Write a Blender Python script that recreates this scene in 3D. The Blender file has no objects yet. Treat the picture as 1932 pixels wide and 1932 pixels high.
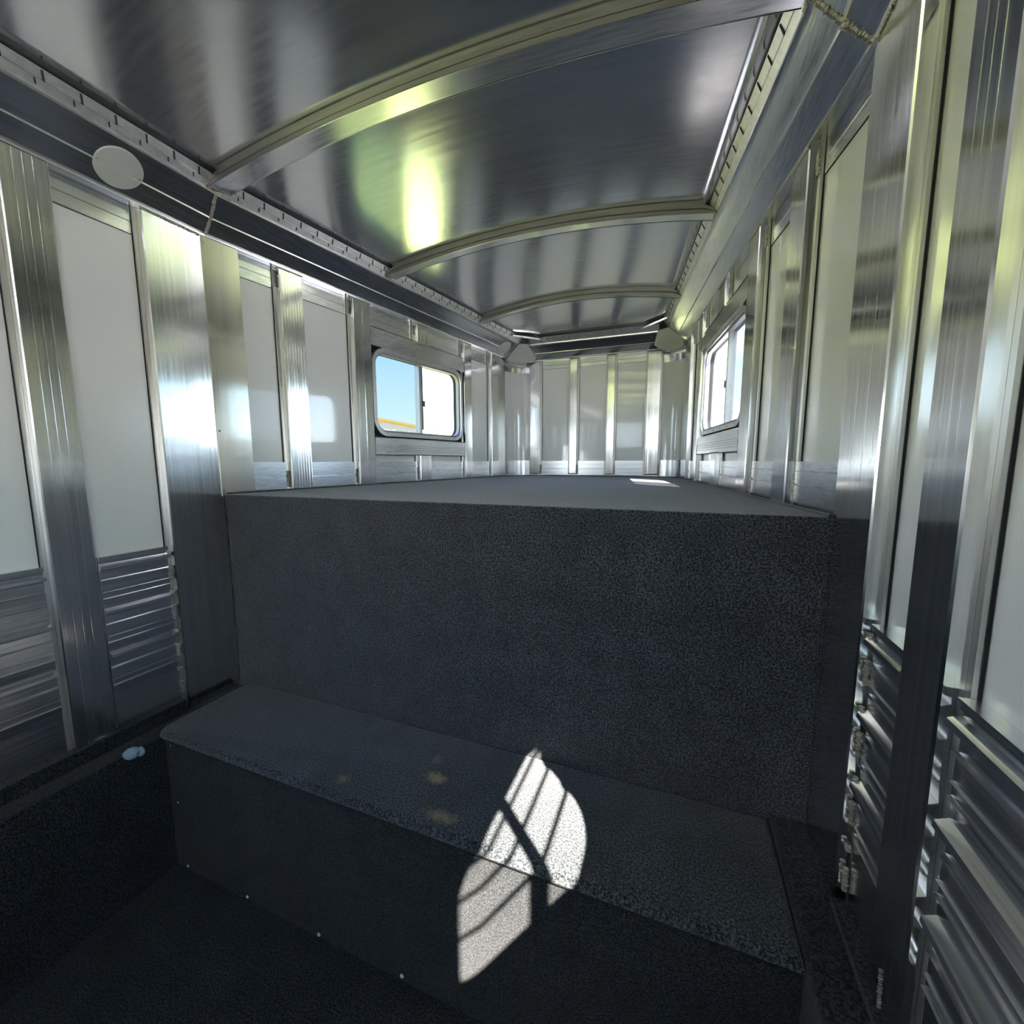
import bpy, math, random
from mathutils import Vector, Matrix
random.seed(7)
S = bpy.context.scene
COL = S.collection

# ------------------------------------------------------------------ camera
cam_d = bpy.data.cameras.new('camera')
cam = bpy.data.objects.new('camera', cam_d)
COL.objects.link(cam)
S.camera = cam
CAM = Vector((0.66883, -1.15154, 0.90474))
yaw, pitch, roll = -0.37165, -0.12076, -0.00249
fw = Vector((math.sin(yaw) * math.cos(pitch), math.cos(yaw) * math.cos(pitch), math.sin(pitch)))
rt = Vector((math.cos(yaw), -math.sin(yaw), 0))
up = rt.cross(fw)
r2 = math.cos(roll) * rt + math.sin(roll) * up
u2 = -math.sin(roll) * rt + math.cos(roll) * up
cam.matrix_world = Matrix(((r2.x, u2.x, -fw.x, CAM.x), (r2.y, u2.y, -fw.y, CAM.y), (r2.z, u2.z, -fw.z, CAM.z), (0, 0, 0, 1)))
cam_d.sensor_width = 36
cam_d.sensor_fit = 'HORIZONTAL'
cam_d.lens = 800.7 / 1932 * 36
cam_d.clip_start = 0.02

# ------------------------------------------------------------------ sky, sun, exposure
SKY = 1.15
SUN = 5.2
S.view_settings.view_transform = 'Standard'
S.view_settings.look = 'None'
S.view_settings.gamma = 1
S.view_settings.use_curve_mapping = False
S.view_settings.exposure = 3.75

W = bpy.data.worlds.new('sky')
S.world = W
W.use_nodes = True
n = W.node_tree.nodes
l = W.node_tree.links
n.clear()
wo = n.new('ShaderNodeOutputWorld')
bg = n.new('ShaderNodeBackground')
tc = n.new('ShaderNodeTexCoord')
sp = n.new('ShaderNodeSeparateXYZ')
l.new(tc.outputs['Generated'], sp.inputs[0])
rp = n.new('ShaderNodeValToRGB')
e = rp.color_ramp.elements
e[0].position = 0.0
e[0].color = (0.80, 0.90, 0.97, 1)
e[1].position = 1.0
e[1].color = (0.16, 0.33, 0.75, 1)
for pos, c in ((0.10, (0.66, 0.85, 0.98)), (0.25, (0.42, 0.68, 0.96)), (0.5, (0.28, 0.5, 0.9))):
    k = e.new(pos)
    k.color = (*c, 1)
l.new(sp.outputs['Z'], rp.inputs[0])
mp = n.new('ShaderNodeMapping')
mp.inputs['Scale'].default_value = (1.6, 1.6, 4.5)
l.new(tc.outputs['Generated'], mp.inputs[0])
nz = n.new('ShaderNodeTexNoise')
nz.inputs['Scale'].default_value = 1.5
nz.inputs['Detail'].default_value = 5
l.new(mp.outputs[0], nz.inputs['Vector'])
cr = n.new('ShaderNodeValToRGB')
cr.color_ramp.elements[0].position = 0.5
cr.color_ramp.elements[1].position = 0.72
l.new(nz.outputs['Fac'], cr.inputs[0])
mx = n.new('ShaderNodeMixRGB')
mx.inputs[2].default_value = (1.0, 1.0, 1.02, 1)
l.new(cr.outputs[0], mx.inputs[0])
l.new(rp.outputs[0], mx.inputs[1])
l.new(mx.outputs[0], bg.inputs['Color'])
bg.inputs['Strength'].default_value = SKY
l.new(bg.outputs[0], wo.inputs[0])

sun_d = bpy.data.lights.new('sun', 'SUN')
sun_d.energy = SUN
sun_d.angle = 0.009
sun_d.color = (1.0, 0.94, 0.85)
sun = bpy.data.objects.new('sun', sun_d)
COL.objects.link(sun)
SD = Vector((-0.742, 0.670, -1.086)).normalized()
sun.rotation_euler = SD.to_track_quat('-Z', 'Y').to_euler()
sun.location = (6, -6, 9)

# ------------------------------------------------------------------ materials
def principled(name, base, rough=0.5, metal=0.0, **kw):
    m = bpy.data.materials.new(name)
    m.use_nodes = True
    b = m.node_tree.nodes['Principled BSDF']
    b.inputs['Base Color'].default_value = (*base, 1)
    b.inputs['Roughness'].default_value = rough
    b.inputs['Metallic'].default_value = metal
    for k, v in kw.items():
        b.inputs[k.replace('_', ' ')].default_value = v
    return m, m.node_tree.nodes, m.node_tree.links, b

def brushed(name, base, r0, r1, scale, bump=0.03, metal=1.0, var=0.06):
    m, n, l, b = principled(name, base, r0, metal)
    tc = n.new('ShaderNodeTexCoord')
    mp = n.new('ShaderNodeMapping')
    mp.inputs['Scale'].default_value = scale
    nz = n.new('ShaderNodeTexNoise')
    nz.inputs['Scale'].default_value = 1.0
    nz.inputs['Detail'].default_value = 4
    l.new(tc.outputs['Object'], mp.inputs[0])
    l.new(mp.outputs[0], nz.inputs['Vector'])
    mr = n.new('ShaderNodeMapRange')
    mr.inputs['From Min'].default_value = 0.3
    mr.inputs['From Max'].default_value = 0.7
    mr.inputs['To Min'].default_value = r0
    mr.inputs['To Max'].default_value = r1
    l.new(nz.outputs['Fac'], mr.inputs['Value'])
    l.new(mr.outputs[0], b.inputs['Roughness'])
    if var:
        cr = n.new('ShaderNodeValToRGB')
        cr.color_ramp.elements[0].position = 0.3
        cr.color_ramp.elements[1].position = 0.7
        cr.color_ramp.elements[0].color = tuple(max(0, c * (1 - var * 2)) for c in base) + (1,)
        cr.color_ramp.elements[1].color = tuple(min(1, c * (1 + var)) for c in base) + (1,)
        l.new(nz.outputs['Fac'], cr.inputs[0])
        l.new(cr.outputs[0], b.inputs['Base Color'])
    bp = n.new('ShaderNodeBump')
    bp.inputs['Strength'].default_value = bump
    bp.inputs['Distance'].default_value = 0.002
    l.new(nz.outputs['Fac'], bp.inputs['Height'])
    l.new(bp.outputs[0], b.inputs['Normal'])
    return m

M = {}
M['post'] = brushed('mill_aluminium_upright', (0.84, 0.84, 0.83), 0.10, 0.17, (140, 140, 1.0), 0.03)
M['post_side'] = brushed('mill_aluminium_dull', (0.62, 0.60, 0.57), 0.32, 0.45, (60, 60, 3), 0.04)
M['rail'] = brushed('mill_aluminium_rail', (0.86, 0.865, 0.88), 0.18, 0.27, (160, 1.2, 160), 0.05)
M['header'] = brushed('mill_aluminium_cross', (0.86, 0.865, 0.88), 0.16, 0.25, (1.2, 160, 160), 0.05)
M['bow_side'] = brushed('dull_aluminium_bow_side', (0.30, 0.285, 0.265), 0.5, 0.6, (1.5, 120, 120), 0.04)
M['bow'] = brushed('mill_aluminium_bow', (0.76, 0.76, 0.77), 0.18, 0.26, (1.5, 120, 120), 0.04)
M['flange'] = brushed('hazy_aluminium_flange', (0.80, 0.79, 0.76), 0.32, 0.42, (60, 60, 60), 0.02)
M['sheet'] = brushed('smooth_aluminium_sheet', (0.88, 0.82, 0.72), 0.10, 0.15, (2, 90, 2), 0.01, metal=0.8, var=0.02)
M['ceil'] = brushed('ceiling_aluminium', (0.88, 0.88, 0.90), 0.15, 0.20, (1.5, 70, 70), 0.012, metal=0.97, var=0.02)
M['frame'] = principled('window_frame_metal', (0.72, 0.72, 0.72), 0.28, 0.9)[0]
M['frame_in'] = principled('inner_window_frame', (0.30, 0.29, 0.31), 0.5, 0.2)[0]
M['stile'] = principled('dark_window_stile', (0.22, 0.2, 0.22), 0.35, 0.5)[0]
M['dark'] = principled('black_gap', (0.008, 0.008, 0.009), 0.8)[0]  # solid black standing in for shadow gaps and dark joint lines
M['slot'] = principled('slot_shadow', (0.03, 0.03, 0.03), 0.7)[0]
M['tick'] = principled('bright_cut_edge', (0.9, 0.9, 0.88), 0.2, 1.0)[0]
M['screw'] = principled('screw_metal', (0.35, 0.34, 0.32), 0.35, 1.0)[0]
M['nail'] = principled('pale_nail_metal', (0.75, 0.82, 0.84), 0.45, 0.2)[0]
M['disc'] = principled('painted_cover', (0.55, 0.57, 0.52), 0.5, 0.15)[0]
M['bar'] = principled('window_bar_metal', (0.5, 0.5, 0.5), 0.4, 1.0)[0]
M['lump'] = principled('pale_lump', (0.28, 0.36, 0.42), 0.9)[0]

def weldmat():
    m, n, l, b = principled('weld_bead_metal', (0.44, 0.41, 0.36), 0.4, 1.0)
    tc = n.new('ShaderNodeTexCoord')
    nz = n.new('ShaderNodeTexNoise')
    nz.inputs['Scale'].default_value = 260
    l.new(tc.outputs['Object'], nz.inputs['Vector'])
    bp = n.new('ShaderNodeBump')
    bp.inputs['Strength'].default_value = 0.5
    bp.inputs['Distance'].default_value = 0.002
    l.new(nz.outputs['Fac'], bp.inputs['Height'])
    l.new(bp.outputs[0], b.inputs['Normal'])
    return m
M['weld'] = weldmat()

def whitepanel():
    m, n, l, b = principled('glossy_white_panel', (0.78, 0.775, 0.74), 0.2, 0.0)
    b.inputs['Coat Weight'].default_value = 1.0
    b.inputs['Coat Roughness'].default_value = 0.05
    b.inputs['Coat IOR'].default_value = 1.6
    tc = n.new('ShaderNodeTexCoord')
    nz = n.new('ShaderNodeTexNoise')
    nz.inputs['Scale'].default_value = 2.5
    l.new(tc.outputs['Object'], nz.inputs['Vector'])
    bp = n.new('ShaderNodeBump')
    bp.inputs['Strength'].default_value = 0.02
    bp.inputs['Distance'].default_value = 0.02
    l.new(nz.outputs['Fac'], bp.inputs['Height'])
    l.new(bp.outputs[0], b.inputs['Normal'])
    return m
M['white'] = whitepanel()

def carpet(name, base, speck, stains=(), sheen=0.5):
    m, n, l, b = principled(name, base, 1.0, 0.0)
    b.inputs['Specular IOR Level'].default_value = 0.15
    b.inputs['Sheen Weight'].default_value = sheen
    b.inputs['Sheen Roughness'].default_value = 0.45
    b.inputs['Sheen Tint'].default_value = (1.0, 0.98, 1.0, 1)
    tc = n.new('ShaderNodeTexCoord')
    nz = n.new('ShaderNodeTexNoise')
    nz.inputs['Scale'].default_value = 210
    nz.inputs['Detail'].default_value = 3
    nz.inputs['Roughness'].default_value = 0.7
    l.new(tc.outputs['Object'], nz.inputs['Vector'])
    cr = n.new('ShaderNodeValToRGB')
    cr.color_ramp.elements[0].position = 0.42
    cr.color_ramp.elements[1].position = 0.62
    cr.color_ramp.elements[0].color = tuple(c * 0.3 for c in base) + (1,)
    cr.color_ramp.elements[1].color = (*speck, 1)
    l.new(nz.outputs['Fac'], cr.inputs[0])
    nb = n.new('ShaderNodeTexNoise')
    nb.inputs['Scale'].default_value = 9
    nb.inputs['Detail'].default_value = 5
    l.new(tc.outputs['Object'], nb.inputs['Vector'])
    mr = n.new('ShaderNodeMapRange')
    mr.inputs['From Min'].default_value = 0.3
    mr.inputs['From Max'].default_value = 0.7
    mr.inputs['To Min'].default_value = 0.8
    mr.inputs['To Max'].default_value = 1.25
    l.new(nb.outputs['Fac'], mr.inputs['Value'])
    mul = n.new('ShaderNodeMixRGB')
    mul.blend_type = 'MULTIPLY'
    mul.inputs[0].default_value = 1
    l.new(cr.outputs[0], mul.inputs[1])
    l.new(mr.outputs[0], mul.inputs[2])
    last = mul.outputs[0]
    for (c, rad, amt) in stains:
        vm = n.new('ShaderNodeVectorMath')
        vm.operation = 'SUBTRACT'
        vm.inputs[1].default_value = c
        l.new(tc.outputs['Object'], vm.inputs[0])
        sc = n.new('ShaderNodeVectorMath')
        sc.operation = 'MULTIPLY'
        sc.inputs[1].default_value = (1 / rad[0], 1 / rad[1], 1 / rad[2])
        l.new(vm.outputs[0], sc.inputs[0])
        ln = n.new('ShaderNodeVectorMath')
        ln.operation = 'LENGTH'
        l.new(sc.outputs[0], ln.inputs[0])
        ns = n.new('ShaderNodeTexNoise')
        ns.inputs['Scale'].default_value = 60
        ns.inputs['Detail'].default_value = 4
        l.new(tc.outputs['Object'], ns.inputs['Vector'])
        ad = n.new('ShaderNodeMath')
        ad.operation = 'MULTIPLY_ADD'
        ad.inputs[1].default_value = 1.4
        l.new(ns.outputs['Fac'], ad.inputs[0])
        l.new(ln.outputs['Value'], ad.inputs[2])
        m2 = n.new('ShaderNodeMapRange')
        m2.inputs['From Min'].default_value = 0.9
        m2.inputs['From Max'].default_value = 1.6
        m2.inputs['To Min'].default_value = amt
        m2.inputs['To Max'].default_value = 0
        l.new(ad.outputs[0], m2.inputs['Value'])
        mm = n.new('ShaderNodeMixRGB')
        mm.inputs[2].default_value = (0.30, 0.22, 0.11, 1)
        l.new(m2.outputs[0], mm.inputs[0])
        l.new(last, mm.inputs[1])
        last = mm.outputs[0]
    l.new(last, b.inputs['Base Color'])
    bp = n.new('ShaderNodeBump')
    bp.inputs['Strength'].default_value = 0.8
    bp.inputs['Distance'].default_value = 0.004
    l.new(nz.outputs['Fac'], bp.inputs['Height'])
    l.new(bp.outputs[0], b.inputs['Normal'])
    return m
M['carpet'] = carpet('charcoal_carpet', (0.022, 0.023, 0.027), (0.082, 0.084, 0.093))
M['carpet_step'] = carpet('grey_step_carpet', (0.022, 0.027, 0.030), (0.080, 0.092, 0.098), sheen=0.3,
                          stains=(((0.06, -0.02, 0.5), (0.045, 0.028, 0.03), 0.75),
                                  ((0.14, -0.13, 0.5), (0.07, 0.025, 0.03), 0.5),
                                  ((0.02, 0.05, 0.5), (0.02, 0.03, 0.03), 0.3),
                                  ((-0.19, -0.12, 0.5), (0.03, 0.02, 0.03), 0.4)))
M['carpet_dark'] = carpet('black_carpet', (0.013, 0.0155, 0.016), (0.040, 0.044, 0.045), sheen=0.12)

def glass(name, tint, haze=0.0):
    m = bpy.data.materials.new(name)
    m.use_nodes = True
    n = m.node_tree.nodes
    l = m.node_tree.links
    n.clear()
    o = n.new('ShaderNodeOutputMaterial')
    t = n.new('ShaderNodeBsdfTransparent')
    t.inputs[0].default_value = (*tint, 1)
    g = n.new('ShaderNodeBsdfGlossy')
    g.inputs['Roughness'].default_value = 0.02
    lw = n.new('ShaderNodeLayerWeight')
    pw = n.new('ShaderNodeMath')
    pw.operation = 'POWER'
    pw.inputs[1].default_value = 5
    l.new(lw.outputs['Facing'], pw.inputs[0])
    fr = n.new('ShaderNodeMath')
    fr.operation = 'MULTIPLY_ADD'
    fr.inputs[1].default_value = 0.9
    fr.inputs[2].default_value = 0.04
    l.new(pw.outputs[0], fr.inputs[0])
    mx = n.new('ShaderNodeMixShader')
    l.new(fr.outputs[0], mx.inputs[0])
    l.new(t.outputs[0], mx.inputs[1])
    l.new(g.outputs[0], mx.inputs[2])
    l.new(mx.outputs[0], o.inputs[0])
    return m
M['glass_blue'] = glass('tinted_glass', (0.064, 0.073, 0.080))
M['glass_clear'] = glass('clear_glass', (0.36, 0.37, 0.37))
M['glass_right'] = glass('bright_glass', (0.60, 0.61, 0.62))
M['glass_rear'] = glass('rear_glass', (0.33, 0.33, 0.33))
M['glass_haze'] = glass('light_tinted_glass', (0.125, 0.14, 0.15))

def ground(name, a, b2, scale):
    m, n, l, b = principled(name, a, 1.0)
    b.inputs['Specular IOR Level'].default_value = 0.1
    tc = n.new('ShaderNodeTexCoord')
    nz = n.new('ShaderNodeTexNoise')
    nz.inputs['Scale'].default_value = scale
    nz.inputs['Detail'].default_value = 6
    l.new(tc.outputs['Object'], nz.inputs['Vector'])
    cr = n.new('ShaderNodeValToRGB')
    cr.color_ramp.elements[0].position = 0.35
    cr.color_ramp.elements[1].position = 0.65
    cr.color_ramp.elements[0].color = (*a, 1)
    cr.color_ramp.elements[1].color = (*b2, 1)
    l.new(nz.outputs['Fac'], cr.inputs[0])
    l.new(cr.outputs[0], b.inputs['Base Color'])
    return m
M['grass'] = ground('sunlit_grass', (0.50, 0.54, 0.14), (0.66, 0.69, 0.25), 1.5)
M['gravel'] = ground('pale_gravel', (0.68, 0.63, 0.56), (0.82, 0.77, 0.70), 3)
M['siding'] = principled('white_siding', (0.92, 0.84, 0.86), 0.6)[0]
M['roofedge'] = principled('yellow_roof_edge', (0.75, 0.42, 0.08), 0.5)[0]
M['skin'] = principled('outer_skin', (0.75, 0.75, 0.74), 0.35, 0.3)[0]

# ------------------------------------------------------------------ mesh builder
class MB:
    def __init__(self):
        self.v, self.f, self.m, self.mats = [], [], [], []
    def mi(self, mat):
        if mat not in self.mats:
            self.mats.append(mat)
        return self.mats.index(mat)
    def add(self, verts, faces, mat=None):
        o = len(self.v)
        self.v += [Vector(p) for p in verts]
        k = self.mi(mat) if mat else (0 if self.mats else self.mi('post'))
        for f in faces:
            self.f.append([i + o for i in f])
            self.m.append(k)
        return self
    def loft(self, rings, mat, closed=True, caps=True):
        """rings: list of equal-length point lists"""
        nn = len(rings[0])
        vs = [p for r in rings for p in r]
        fs = []
        for i in range(len(rings) - 1):
            for j in range(nn if closed else nn - 1):
                a, b = i * nn + j, i * nn + (j + 1) % nn
                fs.append([a, b, b + nn, a + nn])
        if caps and closed:
            fs.append(list(range(nn))[::-1])
            fs.append([(len(rings) - 1) * nn + j for j in range(nn)])
        return self.add(vs, fs, mat)
    def box(self, p0, p1, mat, fn=None):
        c = [(x, y, z) for z in (p0[2], p1[2]) for (x, y) in ((p0[0], p0[1]), (p1[0], p0[1]), (p1[0], p1[1]), (p0[0], p1[1]))]
        if fn:
            c = [fn(*q) for q in c]
        return self.loft([c[:4], c[4:]], mat)
    def tube(self, pts, r, mat, k=8):
        rings = []
        pts = [Vector(p) for p in pts]
        for i, p in enumerate(pts):
            d = (pts[min(i + 1, len(pts) - 1)] - pts[max(i - 1, 0)]).normalized()
            a = d.cross(Vector((0, 0, 1)) if abs(d.z) < 0.9 else Vector((1, 0, 0))).normalized()
            b = d.cross(a)
            rr = r[i] if isinstance(r, (list, tuple)) else r
            rings.append([p + rr * (math.cos(t) * a + math.sin(t) * b) for t in [2 * math.pi * q / k for q in range(k)]])
        return self.loft(rings, mat)
    def blob(self, c, r, mat, nrm=None, flat=1.0):
        c = Vector(c)
        rings = []
        ax = Vector(nrm).normalized() if nrm else Vector((0, 0, 1))
        a = ax.orthogonal().normalized()
        b = ax.cross(a)
        for i in range(5):
            t = math.pi * (i + 0.25) / 5.5
            rings.append([c + ax * (math.cos(t) * r * flat) + (a * math.cos(q) + b * math.sin(q)) * r * math.sin(t) for q in [2 * math.pi * j / 8 for j in range(8)]])
        return self.loft(rings, mat)
    def weld(self, a, b, r=0.006, step=0.0045, nrm=None):
        """a lumpy weld bead: overlapping ripples of weld metal along a line"""
        a, b = Vector(a), Vector(b)
        L = (b - a).length
        k = max(3, int(L / step))
        for i in range(k + 1):
            p = a.lerp(b, i / k) + Vector([random.uniform(-1, 1) * r * 0.18 for _ in range(3)])
            self.blob(p, r * random.uniform(0.8, 1.15), 'weld', (b - a), 0.6)
        return self
    def obj(self, name, parent=None, loc=None, smooth=False, bevel=0, bseg=2):
        if parent is not None:
            base = Vector(parent.location)
            q = parent.parent
            while q is not None:
                base += Vector(q.location)
                q = q.parent
        else:
            base = Vector(loc or (0, 0, 0))
        me = bpy.data.meshes.new(name)
        me.from_pydata([v - base for v in self.v], [], self.f)
        for m in self.mats:
            me.materials.append(M[m])
        me.polygons.foreach_set('material_index', self.m)
        me.update()
        import bmesh
        bm = bmesh.new()
        bm.from_mesh(me)
        bmesh.ops.recalc_face_normals(bm, faces=bm.faces)
        bm.to_mesh(me)
        bm.free()
        if smooth:
            me.shade_smooth()
            me.set_sharp_from_angle(angle=math.radians(32))
        o = bpy.data.objects.new(name, me)
        COL.objects.link(o)
        if parent is not None:
            o.parent = parent
        else:
            o.location = base
        if bevel:
            b = o.modifiers.new('bevel', 'BEVEL')
            b.width = bevel
            b.segments = bseg
            b.limit_method = 'ANGLE'
            b.angle_limit = math.radians(40)
        return o

def tag(o, label=None, cat=None, group=None, kind=None):
    if label:
        o['label'] = label
    if cat:
        o['category'] = cat
    if group:
        o['group'] = group
    if kind:
        o['kind'] = kind
    return o

def thing(name, loc, label, cat, group=None):
    o = bpy.data.objects.new(name, None)
    COL.objects.link(o)
    o.location = loc
    o.empty_display_size = 0.05
    return tag(o, label, cat, group)

def structure(o, label=None):
    o['kind'] = 'structure'
    if label:
        o['label'] = label
    return o

# ------------------------------------------------------------------ trailer geometry
LEN, WN = 2.358, 0.6545            # nose wall distance, half width of the nose
HD = 0.775                          # top of the platform
ZR, ZT, TOPO = 1.73, 1.836, 0.122    # lower and upper edge of the cove rail, how far the upper edge stands in
ZC, CO = 1.8775, 0.150               # where the flange meets the ceiling sheet
YB = -3.9                           # open rear end
FL = -0.50                          # floor
REC = 0.036                         # how far the panels lie behind the post faces

def wx(s):
    return 1 - (1 - WN) * s / LEN if s > 0 else 1.0
def GL(s, o, z):
    return Vector((-(wx(s) - o), s, z))
def GR(s, o, z):
    return Vector((wx(s) - o, s, z))
def GN(s, o, z):
    return Vector((s, LEN - o, z))

# ------------------------------------------------------------------ ground and the building outside
g = MB()
g.add([(-1.25, -60, -1.1), (90, -60, -1.1), (90, 120, -1.1), (-1.25, 120, -1.1)], [[0, 1, 2, 3]], 'gravel')
structure(g.obj('ground'), 'pale gravel yard')
g = MB()
g.add([(-120, -60, -1.1), (-1.25, -60, -1.1), (-1.25, 120, -1.1), (-120, 120, -1.1)], [[0, 1, 2, 3]], 'grass')
tag(g.obj('grass_field'), 'sunlit yellow-green grass outside the left window', 'grass', kind='stuff')

def build_barn():
    t = thing('long_building', (-10, 14, -1.1), 'long low white building with a yellow roof edge, seen through the left window', 'building')
    A, B = Vector((-7.05, 7.29, 0)), Vector((-11.1, 31.0, 0))
    d = (B - A).normalized()
    nn = Vector((-d.y, d.x, 0))
    w = MB()
    c = [A, B, B + nn * 7, A + nn * 7]
    w.loft([[Vector((p.x, p.y, -1.1)) for p in c], [Vector((p.x, p.y, 2.03)) for p in c]], 'siding')
    for k in range(24):
        p = A.lerp(B, (k + 0.5) / 24) - nn * 0.03
        q = p + d * 0.08
        w.loft([[Vector((p.x, p.y, -1.05)), Vector((q.x, q.y, -1.05)), Vector((q.x, q.y, -1.05)) + nn * 0.04, Vector((p.x, p.y, -1.05)) + nn * 0.04],
                [Vector((p.x, p.y, 1.9)), Vector((q.x, q.y, 1.9)), Vector((q.x, q.y, 1.9)) + nn * 0.04, Vector((p.x, p.y, 1.9)) + nn * 0.04]], 'siding')
    w.obj('wall', t)
    r = MB()
    c = [A - nn * 0.12 - d * 0.15, B - nn * 0.12 + d * 0.15, B + nn * 7.12 + d * 0.15, A + nn * 7.12 - d * 0.15]
    r.loft([[Vector((p.x, p.y, 2.03)) for p in c], [Vector((p.x, p.y, 2.1)) for p in c]], 'roofedge')
    r.obj('roof', t)
build_barn()

# ------------------------------------------------------------------ walls: panels with window openings
def wall(fn, s_lo, s_hi, z_lo, z_hi, holes, mb, mat, o0=-REC, o1=-0.062, breaks=()):
    ss = sorted(set([s_lo, s_hi] + [h[0] for h in holes] + [h[1] for h in holes] + list(breaks)))
    zs = sorted(set([z_lo, z_hi] + [h[2] for h in holes] + [h[3] for h in holes]))
    for i in range(len(ss) - 1):
        for j in range(len(zs) - 1):
            a, b, c, d = ss[i], ss[i + 1], zs[j], zs[j + 1]
            if any(h[0] <= a and b <= h[1] and h[2] <= c and d <= h[3] for h in holes):
                continue
            mb.loft([[fn(a, o1, c), fn(b, o1, c), fn(b, o0, c), fn(a, o0, c)],
                     [fn(a, o1, d), fn(b, o1, d), fn(b, o0, d), fn(a, o0, d)]], mat)

WIN_G = (0.805, 1.585, 1.06, 1.515)      # gooseneck windows
WIN_B = (-1.118, -0.641, 0.763, 1.168)     # body windows beside the camera
WIN_B2 = (-2.35, -1.85, 0.73, 1.10)
for nm, fn in (('wall_left', GL), ('wall_right', GR)):
    mb = MB()
    wall(fn, YB, LEN - 0.16, -0.52, 1.80, [WIN_G, WIN_B, WIN_B2], mb, 'white', breaks=(0.0,))
    # the lower body skin ends under the platform
    structure(mb.obj(nm))
mb = MB()
wall(GN, -0.56, 0.56, 0.55, 1.80, [], mb, 'white')
for sgn in (-1, 1):
    fn = GL if sgn < 0 else GR
    P0 = fn(LEN - 0.17, -REC, 0)
    P2 = Vector((sgn * 0.535, LEN + REC, 0))
    P1 = Vector((sgn * 0.690, LEN + 0.030, 0))
    rings_i, rings_o = [], []
    for k in range(13):
        t = k / 12
        p = P0 * (1 - t) ** 2 + P1 * 2 * t * (1 - t) + P2 * t * t
        rings_i.append(p)
        rings_o.append(p + Vector((sgn * 0.03, 0.03, 0)))
    for z0, z1, mt in ((0.55, 0.905, 'header'), (0.905, 1.645, 'white'), (1.645, 1.80, 'header')):
        mb.loft([[Vector((a.x, a.y, z0)), Vector((b.x, b.y, z0)), Vector((b.x, b.y, z1)), Vector((a.x, a.y, z1))] for a, b in zip(rings_i, rings_o)], mt)
structure(mb.obj('wall_front', smooth=True))

# ------------------------------------------------------------------ floor, ledges, step, platform
mb = MB()
mb.box((-1.05, YB, FL - 0.06), (1.05, 0.2, FL), 'carpet_dark')
structure(mb.obj('floor'), 'black carpeted trailer floor')
mb = MB()
mb.loft([[Vector((x, y, z)) for (x, y) in ((-1.06, 0.052), (1.06, 0.052), (0.76, 2.2), (0.58, LEN + 0.08), (-0.58, LEN + 0.08), (-0.76, 2.2))] for z in (0.60, 0.66)], 'skin')
mb.box((-1.035, 0.014, -0.05), (1.035, 0.05, 0.66), 'skin')
structure(mb.obj('trim_3'))  # unseen underfloor and bulkhead, added to block light leaking under the platform

def rounded_slab(pts, z0, z1, r, mat, mb, seg=4):
    """slab with its upper edge rounded over"""
    c = Vector((sum(p[0] for p in pts) / len(pts), sum(p[1] for p in pts) / len(pts)))
    rings = []
    def inset(d):
        out = []
        k = len(pts)
        for i in range(k):
            a, b, cc = Vector(pts[i - 1]), Vector(pts[i]), Vector(pts[(i + 1) % k])
            e1, e2 = (b - a).normalized(), (cc - b).normalized()
            n1, n2 = Vector((-e1.y, e1.x)), Vector((-e2.y, e2.x))
            bis = (n1 + n2)
            bis = bis / max(0.2, bis.length ** 2) * 2
            out.append(b + bis * d)
        return out
    rings.append([Vector((p[0], p[1], z0)) for p in pts])
    for i in range(seg + 1):
        t = math.pi / 2 * i / seg
        q = inset(r * (1 - math.cos(t)))
        rings.append([Vector((p.x, p.y, z1 - r + r * math.sin(t))) for p in q])
    mb.loft(rings, mat)

# side ledges of the floor carpet
for sgn, nm, lb in ((-1, 'trim_1', 'black carpeted ledge along the left wall'), (1, 'trim_2', 'black carpeted ledge along the right wall')):
    mb = MB()
    xa, xb = (-1.034, -0.915) if sgn < 0 else (0.922, 1.034)
    zt = -0.018 if sgn < 0 else 0.012
    rounded_slab([(xa, YB), (xb, YB), (xb, -0.0), (xa, -0.0)], FL, zt, 0.015, 'carpet_dark', mb)
    mb.box((sgn * 1.0345, YB, zt - 0.02), (sgn * 0.992, -0.214, 0.030), 'carpet_dark')
    structure(mb.obj(nm, smooth=True), lb)

t = thing('carpeted_step', (0, -0.17, FL), 'wide dark grey carpeted step below the platform, sunlit patch on its top', 'step')
mb = MB()
corner = [(-0.952 + 0.045 * (1 - math.cos(a)), -0.345 + 0.045 * (1 - math.sin(a))) for a in [math.pi / 2 * k / 6 for k in range(7)]]
rounded_slab([(-0.952, -0.001)] + corner + [(0.921, -0.345), (0.921, -0.001)], -0.020, 0.0, 0.016, 'carpet_step', mb, 5)
mb.obj('tread', t, smooth=True)
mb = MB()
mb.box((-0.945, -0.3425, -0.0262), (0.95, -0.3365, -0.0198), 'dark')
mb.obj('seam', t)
mb = MB()
mb.box((-0.912, -0.336, FL), (0.9215, -0.004, -0.026), 'carpet_dark')
ri = mb.obj('riser', t, smooth=True)
for (x, z, r) in ((-0.858, -0.488, 0.0045), (-0.567, -0.488, 0.005), (-0.267, -0.490, 0.006), (0.027, -0.484, 0.006), (0.325, -0.484, 0.006), (0.62, -0.484, 0.006), (-0.876, -0.252, 0.003), (-0.884, -0.045, 0.0025)):
    mb = MB()
    mb.blob((x, -0.337, z), r, 'nail', (0, -1, 0), 0.5)
    mb.obj('nail_head', ri, smooth=True)

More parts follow.
